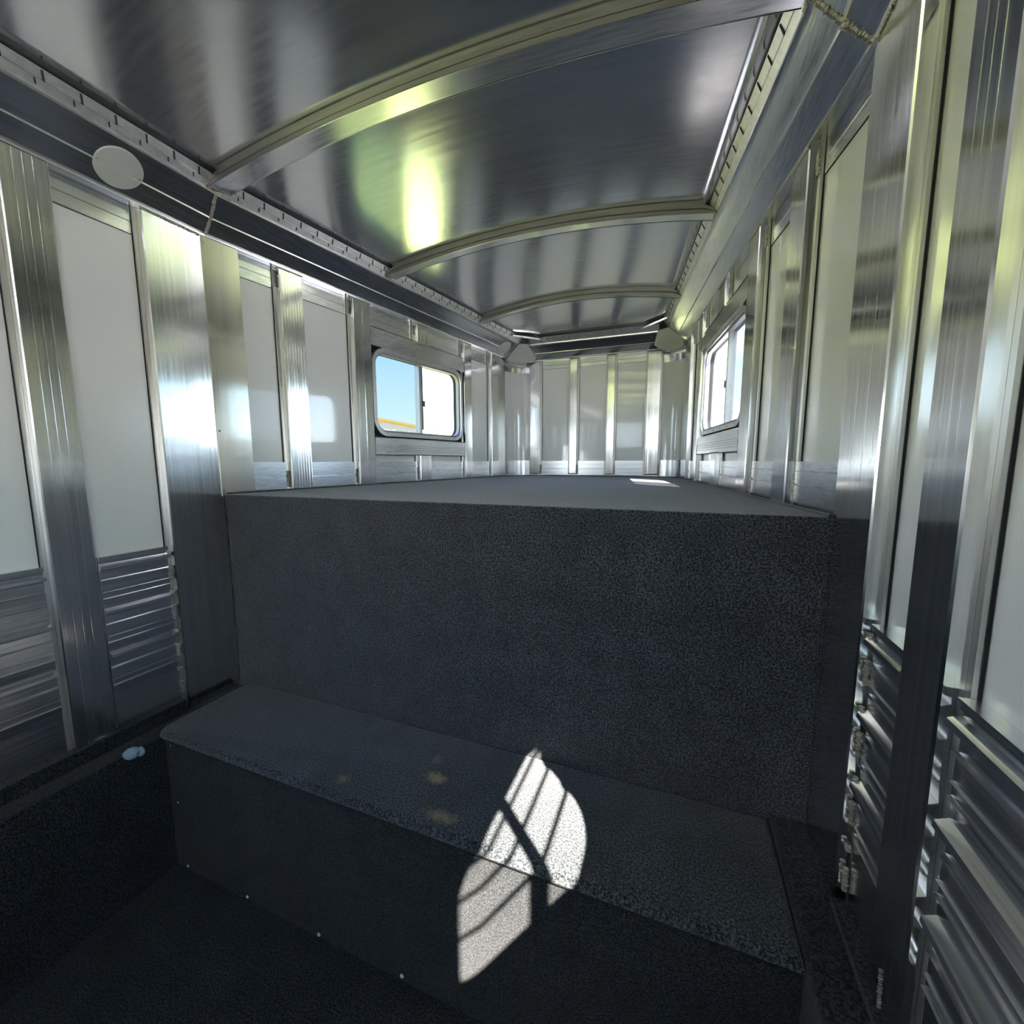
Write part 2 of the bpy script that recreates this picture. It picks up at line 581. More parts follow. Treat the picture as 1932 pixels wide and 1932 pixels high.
t = thing('carpeted_platform', (0, 0, 0), 'large charcoal carpeted sleeping platform filling the trailer nose', 'platform')
mb = MB()
def plan(o, y0):
    return [(-(wx(0) - o), y0), ((wx(0) - o), y0), (wx(2.16) - o, 2.16), (0.535, LEN - o + 0.0), (-0.535, LEN - o + 0.0), (-(wx(2.16) - o), 2.16)]
rounded_slab(plan(-0.006, 0.0), HD - 0.09, HD, 0.008, 'carpet', mb, 4)
mb.obj('top', t, smooth=True)
mb = MB()
mb.box((-0.9998, 0.0006, -0.03), (0.9998, 0.012, HD - 0.012), 'carpet')
mb.obj('front_face', t)
mb = MB()   # rolled carpet edge along the walls
for fn in (GL, GR):
    mb.tube([fn(s, 0.002, HD + 0.001) for s in (0.004, 0.5, 1.0, 1.5, 2.16)], 0.006, 'carpet', 6)
mb.tube([GL(2.16, 0.002, HD), Vector((-0.535, LEN - 0.002, HD))], 0.005, 'carpet', 6)
mb.tube([GR(2.16, 0.002, HD), Vector((0.535, LEN - 0.002, HD))], 0.005, 'carpet', 6)
mb.tube([(-0.535, LEN - 0.003, HD), (0.535, LEN - 0.003, HD)], 0.005, 'carpet', 6)
mb.obj('carpet_edge', t, smooth=True)

mb = MB()
mb.blob((-0.922, -0.425, -0.022), 0.024, 'lump', (0, 0, 1), 0.7)
mb.blob((-0.915, -0.405, -0.027), 0.016, 'lump', (0, 1, 0), 0.7)
tag(mb.obj('pale_lump', loc=(-0.92, -0.42, -0.03), smooth=True), 'small pale blue-grey lump on the carpet below the left ribbed planks', 'lump')

# ------------------------------------------------------------------ posts
def post(fn, s0, s1, z0, z1, label, group, d=REC - 0.001, grooves=(), lips=True, welds=(), gd=0.00012, name='wall_post', cat='post'):
    sm = (s0 + s1) / 2
    t = thing(name, fn(sm, -0.02, z0), label, cat, group)
    prof = [(s0, -d), (s0, -0.003), (s0 + 0.003, 0)]
    for gq in sorted(grooves):
        c = s0 + (s1 - s0) * gq
        prof += [(c - 0.0014, 0), (c - 0.0004, -gd), (c + 0.0004, -gd), (c + 0.0014, 0)]
    prof += [(s1 - 0.003, 0), (s1, -0.003), (s1, -d)]
    mb = MB()
    mb.mi('post')
    zs = [z0, z1]
    mb.loft([[fn(a, o, z) for (a, o) in prof] for z in zs], 'post')
    mb.obj('face', t)
    if lips:
        for a, b in ((s0 - 0.012, s0 - 0.0003), (s1 + 0.0003, s1 + 0.012)):
            mb = MB()
            mb.box((a, -d, z0), (b, -d + 0.010, z1), 'post_side', fn)
            e = a - 0.0016 if a < s0 else b
            mb.box((e, -d, z0), (e + 0.0016, -d + 0.0035, z1), 'dark', fn)
            mb.obj('side_flange', t)
    for (a, b, r) in welds:
        mb = MB()
        mb.weld(a, b, r)
        mb.obj('weld_bead', t, smooth=True)
    return t

GP = 'aluminium posts standing on the platform along the side walls'
GNP = 'aluminium posts of the nose wall'
GB = 'aluminium posts of the main body walls'
fl = tuple(0.06 + 0.88 * k / 7 for k in range(8))
for fn, side in ((GL, 'left'), (GR, 'right')):
    def wl(s, z, r=0.006, h=0.07, fn=fn):
        return (fn(s - 0.006, -REC + 0.012, z), fn(s - 0.006, -REC + 0.012, z + h), r)
    def top(s0, s1, r=0.004, fn=fn):
        return (fn(s0, 0.001, ZR - 0.003), fn(s1, 0.001, ZR - 0.003), r)
    post(fn, -0.200, -0.004 if side == 'left' else 0.0, -0.018, ZR,
         'wide aluminium post at the %s corner of the platform front, reaching down to the step' % side, GB,
         grooves=() if side == 'left' else (0.34, 0.62), welds=[top(-0.2, -0.02, 0.005)])
    post(fn, 0.285, 0.390, HD, ZR, '%s aluminium post on the %s wall, first one past the platform front' % ('fluted' if side == 'left' else 'grooved', side), GP,
         grooves=fl if side == 'left' else (0.3, 0.5, 0.62), gd=0.0007 if side == 'left' else 0.00012, welds=[top(0.285, 0.39), wl(0.285, 0.79), wl(0.285, 1.655, 0.006, 0.06)])
    post(fn, 0.665, 0.775, HD, ZR, 'aluminium post at the near edge of the %s sliding window' % side, GP,
         grooves=(0.5,) if side == 'left' else (0.3, 0.5, 0.62), welds=[top(0.665, 0.775), wl(0.665, 0.79), wl(0.665, 1.655, 0.006, 0.06)])
    post(fn, 1.612, 1.695, HD, ZR, 'aluminium post at the far edge of the %s sliding window' % side, GP,
         grooves=(), welds=[top(1.612, 1.695), wl(1.612, 0.79), wl(1.612, 1.66, 0.006, 0.05)])
    post(fn, 1.965, 2.165, HD, ZR, 'wide aluminium post on the %s wall beside the curved nose corner' % side, GP,
         grooves=(0.2, 0.35, 0.45, 0.55), welds=[wl(1.965, 0.79), wl(1.965, 1.66, 0.006, 0.05)])
    s2 = (-0.52, -0.42) if side == 'left' else (-0.46, -0.358)
    post(fn, s2[0], s2[1], 0.03, ZR, 'aluminium post on the %s body wall, nearer than the wide corner post' % side, GB, grooves=(0.3, 0.5, 0.7), welds=[] if side == 'left' else [(fn(-0.402, 0.001, 0.105), fn(-0.408, 0.001, 0.045), 0.0022)])
    mb = MB()
    for s in (-1.25, -1.72, -2.5, -3.0, -3.8):
        mb.box((s, -REC + 0.001, 0.03), (s + 0.1, 0, ZR), 'post', fn)
    for (c, d) in ((-1.607, -1.263), (-2.387, -1.733), (-2.887, -2.513), (-3.687, -3.013)):
        for k in range(4):
            mb.box((c, -REC + 0.001, 0.03 + 0.144 * k), (d, -0.018, 0.165 + 0.144 * k), 'rail', fn)
    structure(mb.obj('trim_%d' % (4 if side == 'left' else 5)), 'posts and planks of the %s body wall behind the camera' % side)
    # stubs above and below the window
    post(fn, 1.134, 1.236, 1.615, ZR, 'short aluminium stub post above the %s window' % side, 'stub posts above the windows', grooves=(0.3, 0.6), welds=[top(1.134, 1.236), (fn(1.134, 0.001, 1.615), fn(1.236, 0.001, 1.615), 0.004), wl(1.134, 1.67, 0.005, 0.045)], name='stub_post')
    post(fn, 1.134, 1.238, HD, 0.939, 'short aluminium stub post below the %s window' % side, 'stub posts below the windows', grooves=(0.5,), welds=[(fn(1.134, 0.001, 0.94), fn(1.238, 0.001, 0.94), 0.004), wl(1.134, 0.79)], name='stub_post')

for i, (a, b, lb) in enumerate(((-0.533, -0.444, 'leftmost aluminium post of the nose wall'), (-0.186, -0.125, 'narrow aluminium post of the nose wall, left of centre'),
                                (0.116, 0.177, 'narrow aluminium post of the nose wall, right of centre'), (0.419, 0.518, 'wide rightmost aluminium post of the nose wall'))):
    post(GN, a, b, HD + 0.018, ZR, lb, GNP, grooves=(0.25, 0.75) if b - a > 0.07 else (), welds=[(GN(a, 0.001, ZR - 0.003), GN(b, 0.001, ZR - 0.003), 0.005), (GN(b + 0.006, -0.022, 0.8), GN(b + 0.006, -0.022, 0.87), 0.005), (GN(a, 0.001, HD + 0.02), GN(b, 0.001, HD + 0.02), 0.0045)])
mb = MB()
mb.box((-0.53, -REC, HD), (0.52, 0.004, HD + 0.016), 'header', GN)
mb.box((-0.40, 0.002, HD + 0.001), (0.36, 0.006, HD + 0.007), 'dark', GN)
structure(mb.obj('baseboard_front', bevel=0.002))

# ------------------------------------------------------------------ header strips and kick planks in each bay
def strip(fn, s0, s1, z0, z1, label, mat='rail', o=-REC + 0.003):
    mb = MB()
    prof = [(-REC + 0.0005, z0), (o, z0), (o, z0 + (z1 - z0) * 0.42), (o - 0.001, z0 + (z1 - z0) * 0.44), (o, z0 + (z1 - z0) * 0.46), (o, z1), (-REC + 0.0005, z1)]
    mb.loft([[fn(s, a, z) for (a, z) in prof] for s in (s0, s1)], mat)
    mb.box((s0, -REC + 0.0004, z0 - 0.0018), (s1, o - 0.0005, z0), 'dark', fn)
    o_ = mb.obj('header_strip', loc=fn((s0 + s1) / 2, 0, z0))
    return tag(o_, label, 'metal strip', 'aluminium strips along the top of the wall panels')

def planks(fn, s0, s1, z0, z1, h, label, group, weldside=None, mat='rail', big=False):
    t = thing('ribbed_planks' if big else 'kick_plank', fn((s0 + s1) / 2, -0.02, z0), label, 'wall plank', group)
    b = -REC + 0.0005
    z = z1
    prof = [(b, z1)]
    if big:
        prof += [(-0.012, z1), (-0.012, z1 - 0.012), (-0.020, z1 - 0.014), (-0.020, z1 - 0.024), (-0.010, z1 - 0.027)]
        z = z1 - 0.027
        while z - h > z0 - 0.02:
            q = h
            prof += [(-0.004, z - 0.003), (-0.003, z - 0.012), (-0.013, z - 0.016), (-0.020, z - 0.020), (-0.020, z - 0.32 * q), (-0.012, z - 0.335 * q), (-0.018, z - 0.36 * q),
                     (-0.018, z - 0.60 * q), (-0.014, z - 0.61 * q), (-0.018, z - 0.625 * q), (-0.018, z - 0.74 * q), (-0.013, z - 0.75 * q), (-0.018, z - 0.765 * q), (-0.020, z - 0.97 * q)]
            z -= q
        prof += [(-0.020, z0), (b, z0)]
    else:
        o = -0.020
        prof += [(o, z1), (o, z1 - 0.026), (o - 0.002, z1 - 0.027), (o, z1 - 0.028), (o, z1 - 0.062), (o - 0.004, z1 - 0.064), (o - 0.004, z1 - 0.066), (o, z1 - 0.068), (o, z0), (b, z0)]
    mb = MB()
    mb.loft([[fn(s, a, zz) for (a, zz) in prof] for s in (s0, s1)], mat)
    mb.obj('plank_face', t)
    if weldside is not None and big:
        z = z1 - 0.03
        while z > z0 + 0.06:
            mb = MB()
            mb.weld(fn(weldside, -0.014, z - 0.045), fn(weldside, -0.014, z - 0.090), 0.0058, 0.004)
            mb.obj('weld_bead', t, smooth=True)
            mb = MB()
            mb.weld(fn(weldside, -0.013, z + 0.008), fn(weldside, -0.013, z - 0.004), 0.006, 0.004)
            mb.obj('weld_bead', t, smooth=True)
            z -= h
    return t

hz = 1.645
for fn, side in ((GL, 'left'), (GR, 'right')):
    gk = 'aluminium planks along the platform edge'
    if side == 'left':
        strip(fn, 0.118, 0.272, hz, ZR, 'aluminium strip above the narrow white panel right of the screwed sheet, left wall')
        planks(fn, 0.118, 0.272, HD - 0.03, 0.9, 0.1, 'aluminium kick plank right of the screwed sheet, left wall', gk)
    else:
        strip(fn, 0.003, 0.272, hz, ZR, 'aluminium strip above the nearest white panel of the right wall')
        planks(fn, 0.003, 0.272, HD - 0.03, 0.9, 0.1, 'aluminium kick plank nearest the platform front, right wall', gk)
    strip(fn, 0.403, 0.652, hz, ZR, 'aluminium strip above the white panel just before the %s window' % side)
    planks(fn, 0.403, 0.652, HD - 0.03, 0.9, 0.1, 'aluminium kick plank just before the %s window posts' % side, gk)
    planks(fn, 0.788, 1.121, HD - 0.03, 0.9, 0.1, 'aluminium kick plank under the near half of the %s window' % side, gk)
    planks(fn, 1.249, 1.599, HD - 0.03, 0.9, 0.1, 'aluminium kick plank under the far half of the %s window' % side, gk)
    strip(fn, 0.788, 1.121, 1.625, ZR, 'aluminium strip above the near half of the %s window' % side)
    strip(fn, 1.249, 1.599, 1.625, ZR, 'aluminium strip above the far half of the %s window' % side)
    strip(fn, 1.708, 1.952, hz, ZR, 'aluminium strip above the white panel just past the %s window' % side)
    planks(fn, 1.708, 1.952, HD - 0.03, 0.9, 0.1, 'aluminium kick plank just past the %s window' % side, gk)
    # window surround plates
    mb = MB()
    mb.mi('rail')
    prof = [(-REC, 1.524), (-0.003, 1.524), (-0.003, 1.598), (-0.014, 1.600), (-0.014, 1.622), (-REC, 1.624)]
    mb.loft([[fn(s, a, z) for (a, z) in prof] for s in (0.776, 1.611)], 'rail')
    mb.box((0.776, -0.0145, 1.5982), (1.611, -0.0125, 1.6002), 'dark', fn)
    mb.box((0.776, -0.0145, 1.6218), (1.611, -0.0125, 1.6242), 'dark', fn)
    for e in (0.7755, 1.6095):
        mb.box((e, -0.004, 1.524), (e + 0.0018, -0.0022, 1.599), 'dark', fn)
    o = mb.obj('window_head_tube', loc=fn(1.19, 0, 1.52))
    tag(o, 'horizontal aluminium tube over the %s window' % side, 'metal tube', 'tubes framing the windows')
    mb = MB()
    prof = [(-REC, 0.940), (-0.003, 0.940)]
    for k in range(4):
        z = 0.958 + k * 0.011
        prof += [(-0.003, z), (-0.005, z + 0.0012), (-0.003, z + 0.0024)]
    prof += [(-0.003, 1.030), (-0.008, 1.036), (-REC, 1.036)]
    mb.loft([[fn(s, a, z) for (a, z) in prof] for s in (0.776, 1.611)], 'rail')
    t = thing('window_belt_tube', fn(1.19, 0, 0.94), 'ribbed horizontal aluminium tube under the %s window' % side, 'metal tube', 'tubes framing the windows')
    for e in (0.7755, 1.6095):
        mb.box((e, -0.004, 0.940), (e + 0.0018, -0.0022, 1.032), 'dark', fn)
    mb.box((0.776, -0.006, 0.9375), (1.611, -0.0028, 0.9402), 'dark', fn)
    mb.obj('tube', t)
    mb = MB()
    mb.weld(fn(0.777, -0.003, 0.945), fn(0.777, -0.003, 1.03), 0.0045)
    mb.obj('weld_bead', t, smooth=True)
    # main body bays
    a = -0.213
    b = -0.407 if side == 'left' else -0.345
    planks(fn, b, a, 0.028, 0.605, 0.145, 'ribbed aluminium planks low on the %s body wall beside the step' % side, 'ribbed planks of the body walls', weldside=a + 0.005, big=True)
    strip(fn, b, a, hz, ZR, 'aluminium strip above the white panel beside the %s wide corner post' % side)
    for (c, d) in (((-1.138, -0.533) if side == 'left' else (-1.138, -0.473)),):
        planks(fn, c, d, 0.028, 0.605, 0.145, 'ribbed aluminium planks low on the %s body wall, the bay nearest the camera' % side, 'ribbed planks of the body walls', big=True)
for (a, b, lb) in ((-0.431, -0.199, 'left'), (-0.112, 0.103, 'middle'), (0.190, 0.406, 'right')):
    strip(GN, a, b, 1.665, ZR, 'aluminium strip above the %s white panel of the nose wall' % lb, 'header')
    planks(GN, a, b, HD + 0.016, 0.9, 0.1, 'aluminium kick plank under the %s white panel of the nose wall' % lb, 'aluminium kick planks of the nose wall', mat='header')

# flat cover sheet where the walls begin to taper
t = thing('cover_sheet', GL(0.05, 0, 0.766), 'smooth flat aluminium sheet screwed over the left wall bend beside the wide post', 'metal sheet')
mb = MB()
mb.loft([[Vector((-1.0005, -0.0125, z)), Vector((-0.9965, -0.0125, z)), GL(0.117, 0.001, z), GL(0.117, -0.003, z)] for z in (0.768, ZR - 0.002)], 'sheet')
mb.box((0.112, -REC, 0.768), (0.117, -0.004, ZR - 0.002), 'sheet', GL)
mb.obj('sheet', t)
for z in (1.706, 1.479, 1.246, 1.022, 0.792):
    mb = MB()
    c = Vector((-0.9952, -0.005, z))
    mb.blob(c, 0.0045, 'screw', (1, 0, 0), 0.5)
    mb.obj('screw', t, smooth=True)

# ------------------------------------------------------------------ cove rails with slotted flange
def cove_profile():
    pr = [(-0.034, ZR + 0.001), (0.004, ZR), (0.006, ZR + 0.005), (0.001, ZR + 0.008)]
    A, B = Vector((0.001, ZR + 0.008)), Vector((TOPO - 0.003, ZT - 0.008))
    nrm = Vector((-(B - A).y, (B - A).x)).normalized()   # outward, up
    for k in range(1, 13):
        q = k / 13
        p = A.lerp(B, q) + nrm * -0.003 * math.sin(math.pi * q)
        if k == 6:
            pr += [(p.x - 0.002, p.y - 0.0015), (p.x + 0.0016, p.y - 0.0034), (p.x + 0.003, p.y + 0.0015)]
        else:
            pr.append((p.x, p.y))
    pr += [(TOPO - 0.004, ZT - 0.009), (TOPO + 0.002, ZT - 0.006), (TOPO + 0.003, ZT), (TOPO - 0.002, ZT + 0.004), (TOPO - 0.012, ZT + 0.012), (-0.034, ZT + 0.012)]
    return pr
CP = cove_profile()

def slot_box(mb, fn, s, z, w, h, mat, d=0.0016):
    k = (z - ZT) / (ZC - ZT)
    def P(ss, zz, dd):
        ss = ss - (zz - z) * 0.4
        kk = (zz - ZT) / (ZC - ZT)
        return fn(ss, TOPO + (CO - TOPO) * kk + dd, zz - dd * 0.5)
    mb.loft([[P(s - w, z - h, 0), P(s + w, z - h, 0), P(s + w, z - h, d), P(s - w, z - h, d)],
             [P(s - w, z + h, 0), P(s + w, z + h, 0), P(s + w, z + h, d), P(s - w, z + h, d)]], mat)

for fn, side in ((GL, 'left'), (GR, 'right')):
    t = thing('cove_rail', fn(0, 0.06, ZR), 'long coved aluminium rail where the %s wall meets the ceiling' % side, 'rail', 'cove rails under the ceiling')
    mb = MB()
    mb.loft([[fn(s, a, z) for (a, z) in CP] for s in (YB, -0.001, 0.001, LEN - 0.19)], 'rail')
    mb.obj('cove', t, smooth=True)
    mb = MB()
    mb.loft([[fn(s, a, z) for (a, z) in ((TOPO - 0.014, ZT + 0.002), (TOPO - 0.001, ZT + 0.002), (CO + 0.0005, ZC), (CO - 0.01, ZC + 0.004))] for s in (YB, 0.0, LEN - 0.19)], 'flange')
    mb.loft([[fn(s, a, z) for (a, z) in ((0.1350, 1.8575), (0.1368, 1.8570), (0.1373, 1.8590), (0.1350, 1.8590))] for s in (YB, 0.0, LEN - 0.25)], 'rail')
    s0 = 0.055 if side == 'left' else 0.075
    k = -30
    while s0 + 0.075 * k < 2.05:
        s = s0 + 0.075 * k
        k += 1
        if s < -2.2 or abs(s + 0.02) < 0.05 or abs(s - 0.79) < 0.05 or abs(s - 1.625) < 0.05:
            continue
        slot_box(mb, fn, s, 1.866, 0.0022, 0.009, 'slot')
        if side == 'left':
            slot_box(mb, fn, s - 0.012, 1.850, 0.0016, 0.005, 'slot')  # lower dark dashes paint each slot's reflected shadow, not a second cut
    mb.obj('slotted_flange', t)
    mb = MB()
    pts = [fn(0.010 - 0.04 * (z - ZR) / (ZT - ZR), a - 0.002, z - 0.002) for (a, z) in CP[3:-2]]
    for i in range(len(pts) - 1):
        mb.weld(pts[i], pts[i + 1], 0.0068 if side == 'right' else 0.005, 0.0035)
    mb.obj('weld_bead', t, smooth=True)
t = thing('nose_rail', GN(0, 0.06, ZR), 'coved aluminium rail across the top of the nose wall', 'rail', 'cove rails under the ceiling')
mb = MB()
mb.loft([[GN(s, a, z) for (a, z) in CP] for s in (-0.56, 0.56)], 'header')
mb.obj('cove', t, smooth=True)
mb = MB()
mb.loft([[GN(s, a, z) for (a, z) in ((TOPO - 0.014, ZT + 0.002), (TOPO - 0.001, ZT + 0.002), (CO + 0.0005, ZC), (CO - 0.01, ZC + 0.004))] for s in (-0.50, 0.50)], 'flange')
for k in range(-9, 10):
    slot_box(mb, GN, k * 0.042, 1.866, 0.0018, 0.007, 'tick')
    slot_box(mb, GN, k * 0.042 + 0.012, 1.849, 0.0012, 0.004, 'tick')
mb.obj('slotted_flange', t)

# ------------------------------------------------------------------ ceiling
def ceil_z(x, s):
    w = wx(s) - CO
    rise = 0.060
    if s > 1.7:
        rise = 0.060 - 0.0585 * min(1, (s - 1.7) / 0.49) ** 1.3
    u = max(-1, min(1, x / w))
    z = ZC + rise * (1 - u * u)
    # the sheet pillows slightly between the bows
    ph = ((s + 0.02) / 0.812) % 1.0
    if s < 1.6:
        z += 0.004 * math.sin(math.pi * ph) ** 2 * (1 - u * u) ** 2
    return z
mb = MB()
ny, nx = 90, 32
rings = []
vs, fs = [], []
ys = [YB + (LEN - 0.16 - YB) * i / ny for i in range(ny + 1)]
for y in ys:
    w = wx(y) - CO + 0.002
    for j in range(nx + 1):
        x = -w + 2 * w * j / nx
        vs.append((x, y, ceil_z(x, y)))
for i in range(ny):
    for j in range(nx):
        a = i * (nx + 1) + j
        fs.append([a, a + 1, a + nx + 2, a + nx + 1])
mb.add(vs, fs, 'ceil')
co = mb.obj('ceiling', smooth=True)
structure(co, 'curved brushed aluminium ceiling sheet')
sl = co.modifiers.new('thickness', 'SOLIDIFY')
sl.thickness = 0.004
sl.offset = 1
# outer roof and fascia
mb = MB()
pl = [(-1.07, YB), (1.07, YB), (1.07, 0), (wx(2.2) + 0.07, 2.2), (0.56, LEN + 0.08), (-0.56, LEN + 0.08), (-wx(2.2) - 0.07, 2.2), (-1.07, 0)]
mb.loft([[Vector((p[0], p[1], z)) for p in pl] for z in (1.962, 1.98)], 'skin')
inn = [(p[0] * 0.985, p[1] - 0.02) for p in pl]
k = len(pl)
for i in range(1, k):
    a, b = pl[i], pl[(i + 1) % k]
    c, d = inn[i], inn[(i + 1) % k]
    mb.loft([[Vector((q[0], q[1], z)) for q in (a, b, d, c)] for z in (1.70, 1.97)], 'skin')
structure(mb.obj('roof'))

# bows
def bow(y0, y1, label):
    ym = (y0 + y1) / 2
    sgn = 1
    t = thing('roof_bow', (0, ym, 1.86), label, 'roof bow', 'curved bows across the ceiling')
    mb = MB()
    w = wx(ym) - TOPO - 0.001
    pr = []
    rings = []
    N = 36
    side = []
    tl = 0.11 * (y1 - y0)
    for i in range(N + 1):
        x = -w + 2 * w * i / N
        u = x / w
        zt = ceil_z(x, ym) + 0.002 if abs(x) < wx(ym) - CO else ZC - (abs(x) - (wx(ym) - CO)) * 1.0 + 0.002
        zb = 1.838 + 0.068 * (1 - u * u)
        zt = max(zt, zb + 0.02)
        hm = zb + (zt - zb) * 0.52
        side.append([Vector((x, y0 + 0.003, zt)), Vector((x, y0, zt)), Vector((x, y0, hm + 0.002)), Vector((x, y0 + 0.003, hm + 0.001)), Vector((x, y0 + 0.003, hm - 0.001)), Vector((x, y0 - 0.002, hm - 0.002)), Vector((x, y0 - 0.002, zb + 0.0015)), Vector((x, y0 + 0.003, zb + 0.0015))])
        rings.append([Vector((x, y0 + 0.004, zt)), Vector((x, y0 + 0.004, zb + 0.0015)), Vector((x, y0 - 0.001, zb + 0.0014)), Vector((x, y0 - 0.001, zb)), Vector((x, y1 - 0.004, zb + tl)), Vector((x, y1 - 0.0025, zb + tl - 0.0012)), Vector((x, y1, zb + tl)), Vector((x, y1, zb + tl + 0.004)), Vector((x, y1, zt))])
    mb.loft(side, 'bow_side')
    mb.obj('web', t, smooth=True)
    mb = MB()
    mb.loft(rings, 'bow')
    mb.obj('channel', t, smooth=True)
    for sg in (-1, 1):
        mb = MB()
        mb.weld((sg * (w - 0.002), y0 - 0.003, 1.868), (sg * (w - 0.002), y0 - 0.003, 1.84), 0.005)
        mb.obj('weld_bead', t, smooth=True)
        mb = MB()
        mb.weld((sg * (w - 0.002), y0, 1.836), (sg * (w - 0.002), y1 + 0.004, 1.836), 0.0045)
        mb.obj('weld_bead', t, smooth=True)
bow(-0.057, 0.017, 'nearest curved aluminium bow, crossing the ceiling over the platform front')
bow(0.758, 0.822, 'second curved ceiling bow, over the near end of the windows')
bow(1.592, 1.652, 'third and farthest curved ceiling bow, nearest the nose wall')
mb = MB()
for y in (-0.87, -1.69, -2.51, -3.33):
    for i in range(20):
        x0, x1 = -0.87 + 1.74 * i / 20, -0.87 + 1.74 * (i + 1) / 20
        za, zb = 1.838 + 0.068 * (1 - (x0 / 0.87) ** 2), 1.838 + 0.068 * (1 - (x1 / 0.87) ** 2)
        mb.loft([[Vector((x, y + d, z + h)) for (d, h) in ((-0.035, 0), (0.035, 0), (0.035, 0.036), (-0.035, 0.036))] for (x, z) in ((x0, za), (x1, zb))], 'bow')
structure(mb.obj('trim_6'), 'ceiling bows behind the camera')

# corner braces and dark gaps above them, nose corner gussets
for sgn, side in ((-1, 'left'), (1, 'right')):
    A = Vector((sgn * 0.560, 2.02, 1.866))
    B = Vector((sgn * 0.385, 2.188, 1.862))
    t = thing('corner_brace', A.lerp(B, 0.5), 'thin metal brace across the %s nose corner of the ceiling, dark gap above' % side, 'brace', 'braces across the nose corners of the ceiling')
    d = (B - A).normalized()
    nn = Vector((-d.y, d.x, 0)) * (-1 if sgn < 0 else 1)
    if nn.y > 0:
        nn = -nn
    mb = MB()
    q = [A, B, B - nn * 0.012, A - nn * 0.012]
    mb.loft([[p + Vector((0, 0, -0.012)) for p in q], [p for p in q]], 'rail')
    mb.obj('bar', t)
    mb = MB()   # lens shaped gap, its shade painted as a solid black piece
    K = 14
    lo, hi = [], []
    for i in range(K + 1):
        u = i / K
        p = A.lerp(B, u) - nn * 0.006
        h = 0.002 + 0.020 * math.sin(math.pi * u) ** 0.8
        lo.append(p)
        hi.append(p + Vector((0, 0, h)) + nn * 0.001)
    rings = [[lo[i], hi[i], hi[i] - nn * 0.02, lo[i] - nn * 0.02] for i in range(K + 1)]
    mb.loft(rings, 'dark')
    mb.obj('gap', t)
    mb = MB()
    mb.tube([A.lerp(B, i / K) - nn * 0.004 + Vector((0, 0, 0.004 + 0.020 * math.sin(math.pi * i / K) ** 0.8)) for i in range(K + 1)], 0.0018, 'tick', 6)
    mb.obj('curled_edge', t, smooth=True)
    for P in (A, B):
        mb = MB()
        mb.blob(P + Vector((0, -0.002, -0.004)), 0.008, 'weld')
        mb.obj('weld_bead', t, smooth=True)

G1 = [(-0.560, 2.151, 1.832), (-0.508, 2.206, 1.840), (-0.470, 2.330, 1.755), (-0.505, 2.350, 1.722), (-0.662, 2.212, 1.703), (-0.675, 2.165, 1.720)]
G2 = [(0.500, 2.215, 1.838), (0.572, 2.131, 1.830), (0.678, 2.141, 1.738), (0.676, 2.180, 1.707), (0.569, 2.300, 1.713), (0.512, 2.338, 1.735), (0.470, 2.318, 1.765)]
for side, G in (('left', G1), ('right', G2)):
    c = sum((Vector(p) for p in G), Vector()) / len(G)
    t = thing('corner_gusset', c, 'grey-white angular cover plate in the %s nose corner under the ceiling' % side, 'cover plate', 'cover plates in the nose corners')
    inn_ = Vector((-0.79 if side == 'right' else 0.79, -0.62, -0.6)).normalized()
    mb = MB()
    mb.loft([[Vector(p) + inn_ * 0.006 for p in G], [Vector(p) + inn_ * 0.012 for p in G]], 'disc')
    mb.obj('plate', t, bevel=0.0015)
    for i in (0, 1, 2, 4):
        mb = MB()
        p = Vector(G[i]).lerp(c, 0.06) + inn_ * 0.013
        mb.blob(p, 0.0035, 'screw', inn_, 0.5)
        mb.obj('screw', t, smooth=True)

# round cover plates lying on the cove rails
def disc(fn, s, label, r=0.060, mat='disc'):
    A, B = Vector(fn(s, 0.001, ZR + 0.008)), Vector(fn(s, TOPO - 0.003, ZT - 0.008))
    ax = (B - A).normalized()
    ay = (fn(s + 0.01, 0, 0) - fn(s - 0.01, 0, 0)).normalized()
    nn = ax.cross(ay)
    c = A.lerp(B, 0.5)
    if nn.dot(Vector((0, s, 1.0)) - c) < 0:
        nn = -nn
    t = thing('round_cover_plate', c, label, 'cover plate', 'round cover plates on the cove rails')
    mb = MB()
    K = 40
    mb.loft([[c + nn * h + (ax * math.cos(q) + ay * math.sin(q)) * rr for q in [2 * math.pi * k / K for k in range(K)]] for h, rr in ((0.001, r), (0.0045, r), (0.006, r - 0.0015))], mat)
    mb.obj('plate', t, smooth=True)
    for sg in (-1, 1):
        mb = MB()
        mb.blob(c + nn * 0.006 + ay * sg * (r - 0.007), 0.0035, 'screw', nn, 0.6)
        mb.obj('screw', t, smooth=True)
disc(GL, -0.282, 'round grey-white cover plate on the left cove rail, nearest the camera')
disc(GL, 2.045, 'round grey-white cover plate on the left cove rail at the nose corner')

# ------------------------------------------------------------------ windows
def rr_loop(s0, s1, z0, z1, r, K=8):
    out = []
    for (cs, cz, a0) in ((s1 - r, z0 + r, -90), (s1 - r, z1 - r, 0), (s0 + r, z1 - r, 90), (s0 + r, z0 + r, 180)):
        for k in range(K + 1):
            a = math.radians(a0 + 90 * k / K)
            out.append((cs + r * math.cos(a), cz + r * math.sin(a)))
    return out

def ring(mb, fn, outer, inner, o0, o1, mat):
    mb.loft([[fn(a, o0, z) for (a, z) in outer], [fn(a, o1, z) for (a, z) in outer], [fn(a, o1, z) for (a, z) in inner], [fn(a, o0, z) for (a, z) in inner], [fn(a, o0, z) for (a, z) in outer]], mat, caps=False)

